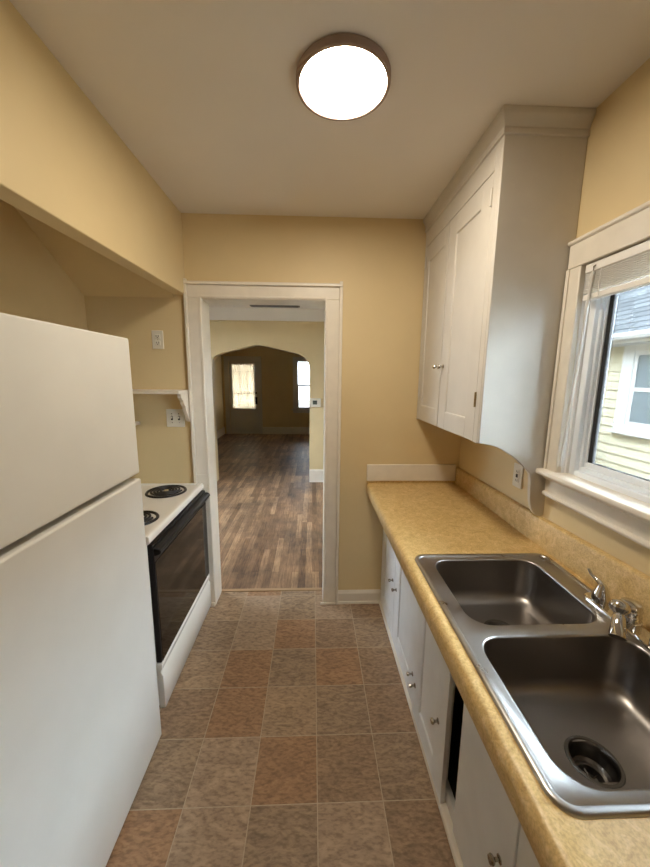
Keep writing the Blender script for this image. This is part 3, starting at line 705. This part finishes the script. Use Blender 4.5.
MB().lathe([(.028, 0), (.026, -.01), (.012, -.014), (.012, -.04), (.028, -.05), (.030, -.065), (.018, -.075), (.0005, -.077)], (-1.590, y0, .945), axis='y', n=20).build('knob', M['black'], fd)
bx(-1.625, -1.560, y0-.014, y0, .845, 1.055).build('lock_plate', M['black'], fd, bevel=.006)
MB().lathe([(.026, 0), (.026, -.014), (.0005, -.016)], (-1.590, y0, 1.165), axis='y', n=20).build('deadbolt', M['black'], fd)
cu = MB(); N_ = 60
top, bot = [], []
rows = []
for z in (GZ0-.03, GZ0+.25, 1.35, GZ1-.05, GZ1+.03):
    rows.append([(GX0-.02+(GX1-GX0+.04)*i/N_, y0-.024+.009*math.sin(i*1.15)+.003*math.sin(i*2.7+z), z) for i in range(N_+1)])
cu.rings(rows, close=False)
tag(cu.build('door_curtain', M['curtain'], solid=.0012), 'sheer cream curtain over the glass of the far front door', 'curtain')
w2 = thing('window_2', '', '', (0, LY, .72), kind='structure')
cs = MB(); cs.box(VX0-.11, VX0, LY-.02, LY, .70, 2.17); cs.box(VX1, VX1+.11, LY-.02, LY, .70, 2.17); cs.box(VX0-.11, VX1+.11, LY-.024, LY, VZ1, 2.17)
cs.build('casing', M['doorpaint'], w2, bevel=.004)
bx(VX0-.15, VX1+.15, LY-.06, LY+.03, .69, .72).build('stool', M['doorpaint'], w2, bevel=.005)
bx(VX0-.11, VX1+.11, LY-.018, LY, .61, .69).build('apron', M['doorpaint'], w2, bevel=.003)
def xframe(x0, x1, y0_, y1_, z0, z1, wd, nm):
    m_ = MB(); m_.box(x0, x0+wd, y0_, y1_, z0, z1); m_.box(x1-wd, x1, y0_, y1_, z0, z1); m_.box(x0+wd, x1-wd, y0_, y1_, z0, z0+wd); m_.box(x0+wd, x1-wd, y0_, y1_, z1-wd, z1)
    s_ = m_.build(nm, M['doorpaint'], w2, bevel=.002)
    bx(x0+wd, x1-wd, (y0_+y1_)/2-.002, (y0_+y1_)/2+.002, z0+wd, z1-wd).build('pane', M['lglass'], s_, smooth=0)
xframe(VX0, VX1, LY+.035, LY+.065, .72, 1.405, .045, 'lower_sash')
xframe(VX0, VX1, LY+.07, LY+.10, 1.365, VZ1, .030, 'upper_sash')

# unseen dining-room side window, added to light the boards and arch wall
w3 = thing('window_added_dining_right', '', '', (1.68, 3.85, .75), kind='structure')
frame_ring(1.64, 1.70, 2.8, 4.9, .55, 2.25, .05, .05, .05).build('frame', M['trim'], w3, bevel=.003)
bx(1.65, 1.69, 2.85, 4.85, 1.38, 1.42).build('meeting_rail', M['trim'], w3)
bx(1.668, 1.672, 2.85, 4.85, .60, 2.2).build('pane', M['sglass'], w3, smooth=0)

w4 = thing('window_added_back', '', '', (-.1, YB, .9), kind='structure')  # unseen window behind the camera, added to bring in more daylight
frame_ring(-1.20, .92, YB-.08, YB-.02, .55, 2.42, .05, .05, .05).build('frame', M['trim'], w4, bevel=.003)
frame_ring(-1.28, 1.0, YB, YB+.02, .47, 2.50, .08, .08, .08).build('casing', M['trim'], w4, bevel=.003)
bx(-1.15, .87, YB-.07, YB-.03, 1.45, 1.49).build('meeting_rail', M['trim'], w4)
bx(-1.15, .87, YB-.052, YB-.048, .60, 2.37).build('pane', M['glass'], w4, smooth=0)

w5 = thing('window_added_dining_left', '', '', (-2.70, 3.9, .6), kind='structure')  # unseen left dining window, added to brighten the arch wall
frame_ring(-2.72, -2.67, 2.9, 4.9, .6, 2.2, .05, .05, .05).build('frame', M['trim'], w5, bevel=.003)
bx(-2.71, -2.68, 2.95, 4.85, 1.38, 1.42).build('meeting_rail', M['trim'], w5)
bx(-2.697, -2.693, 2.95, 4.85, .65, 2.15).build('pane', M['sglass'], w5, smooth=0)

# ------------------------------------------------------------------ neighbour's house outside the kitchen window
nh = thing('neighbor_house', 'pale yellow lap-sided house with white trimmed window outside the kitchen window', 'house', (4.3, 4.0, -1.0))
HX = 4.2
ws = MB(); z = -1.0
sd = MB()
while z < 2.06:
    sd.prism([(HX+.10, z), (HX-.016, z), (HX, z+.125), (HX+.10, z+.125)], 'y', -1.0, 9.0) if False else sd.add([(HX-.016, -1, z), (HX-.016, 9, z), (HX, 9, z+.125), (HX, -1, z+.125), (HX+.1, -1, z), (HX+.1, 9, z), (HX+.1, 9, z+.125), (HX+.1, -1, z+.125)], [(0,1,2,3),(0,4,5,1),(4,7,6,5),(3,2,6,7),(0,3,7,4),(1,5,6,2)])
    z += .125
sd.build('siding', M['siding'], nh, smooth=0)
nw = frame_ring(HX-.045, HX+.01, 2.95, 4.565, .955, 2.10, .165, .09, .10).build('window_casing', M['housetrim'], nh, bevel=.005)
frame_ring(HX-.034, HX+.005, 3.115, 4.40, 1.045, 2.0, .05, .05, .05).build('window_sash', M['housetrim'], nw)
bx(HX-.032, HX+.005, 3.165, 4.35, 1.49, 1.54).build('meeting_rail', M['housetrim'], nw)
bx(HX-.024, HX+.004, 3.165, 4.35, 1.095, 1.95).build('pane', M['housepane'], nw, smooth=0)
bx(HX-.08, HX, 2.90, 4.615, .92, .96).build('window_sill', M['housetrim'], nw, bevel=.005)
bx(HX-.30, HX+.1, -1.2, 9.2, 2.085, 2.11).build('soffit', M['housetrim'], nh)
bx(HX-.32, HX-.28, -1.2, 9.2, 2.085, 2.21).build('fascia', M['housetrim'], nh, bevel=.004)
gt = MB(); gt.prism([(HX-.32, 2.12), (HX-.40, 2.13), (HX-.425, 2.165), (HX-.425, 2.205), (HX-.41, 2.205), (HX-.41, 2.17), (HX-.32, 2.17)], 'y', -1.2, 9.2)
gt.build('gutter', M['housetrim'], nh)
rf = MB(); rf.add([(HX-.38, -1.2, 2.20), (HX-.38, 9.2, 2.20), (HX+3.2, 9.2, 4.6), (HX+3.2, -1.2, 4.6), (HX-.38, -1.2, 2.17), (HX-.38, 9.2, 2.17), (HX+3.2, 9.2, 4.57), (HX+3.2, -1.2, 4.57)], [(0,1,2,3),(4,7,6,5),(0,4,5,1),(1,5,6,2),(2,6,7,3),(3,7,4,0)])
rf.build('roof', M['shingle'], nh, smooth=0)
struct(bx(-30, 30, -30, 40, -1.1, -1.0).build('ground', M['grass'], smooth=0))

# ------------------------------------------------------------------ light: overcast sky through the windows, the lit ceiling lamp
wd = bpy.data.worlds.new('overcast'); S.world = wd; wd.use_nodes = True
nt = wd.node_tree; bg = nt.nodes['Background']
bg.inputs['Color'].default_value = (.80, .90, 1.0, 1); bg.inputs['Strength'].default_value = 17.0

# ------------------------------------------------------------------ camera
cam = bpy.data.cameras.new('camera'); co = bpy.data.objects.new('camera', cam); COL.objects.link(co)
p, yaw, roll = .1651, .0372, .0088
F = Vector((math.sin(yaw)*math.cos(p), math.cos(yaw)*math.cos(p), -math.sin(p)))
r0 = Vector((math.cos(yaw), -math.sin(yaw), 0)); u0 = r0.cross(F)
RR = math.cos(roll)*r0+math.sin(roll)*u0; UU = -math.sin(roll)*r0+math.cos(roll)*u0
co.matrix_world = Matrix(((RR.x, UU.x, -F.x, 0), (RR.y, UU.y, -F.y, 0), (RR.z, UU.z, -F.z, 1.65), (0, 0, 0, 1)))
cam.sensor_fit = 'VERTICAL'; cam.sensor_height = 24; cam.lens = 24*343.61/867; cam.clip_start = .02; cam.clip_end = 200
S.camera = co
S.view_settings.view_transform = 'Standard'; S.view_settings.look = 'None'; S.view_settings.gamma = 1; S.view_settings.exposure = 1.14
S.cycles.max_bounces = 14; S.cycles.diffuse_bounces = 7; S.cycles.transparent_max_bounces = 12
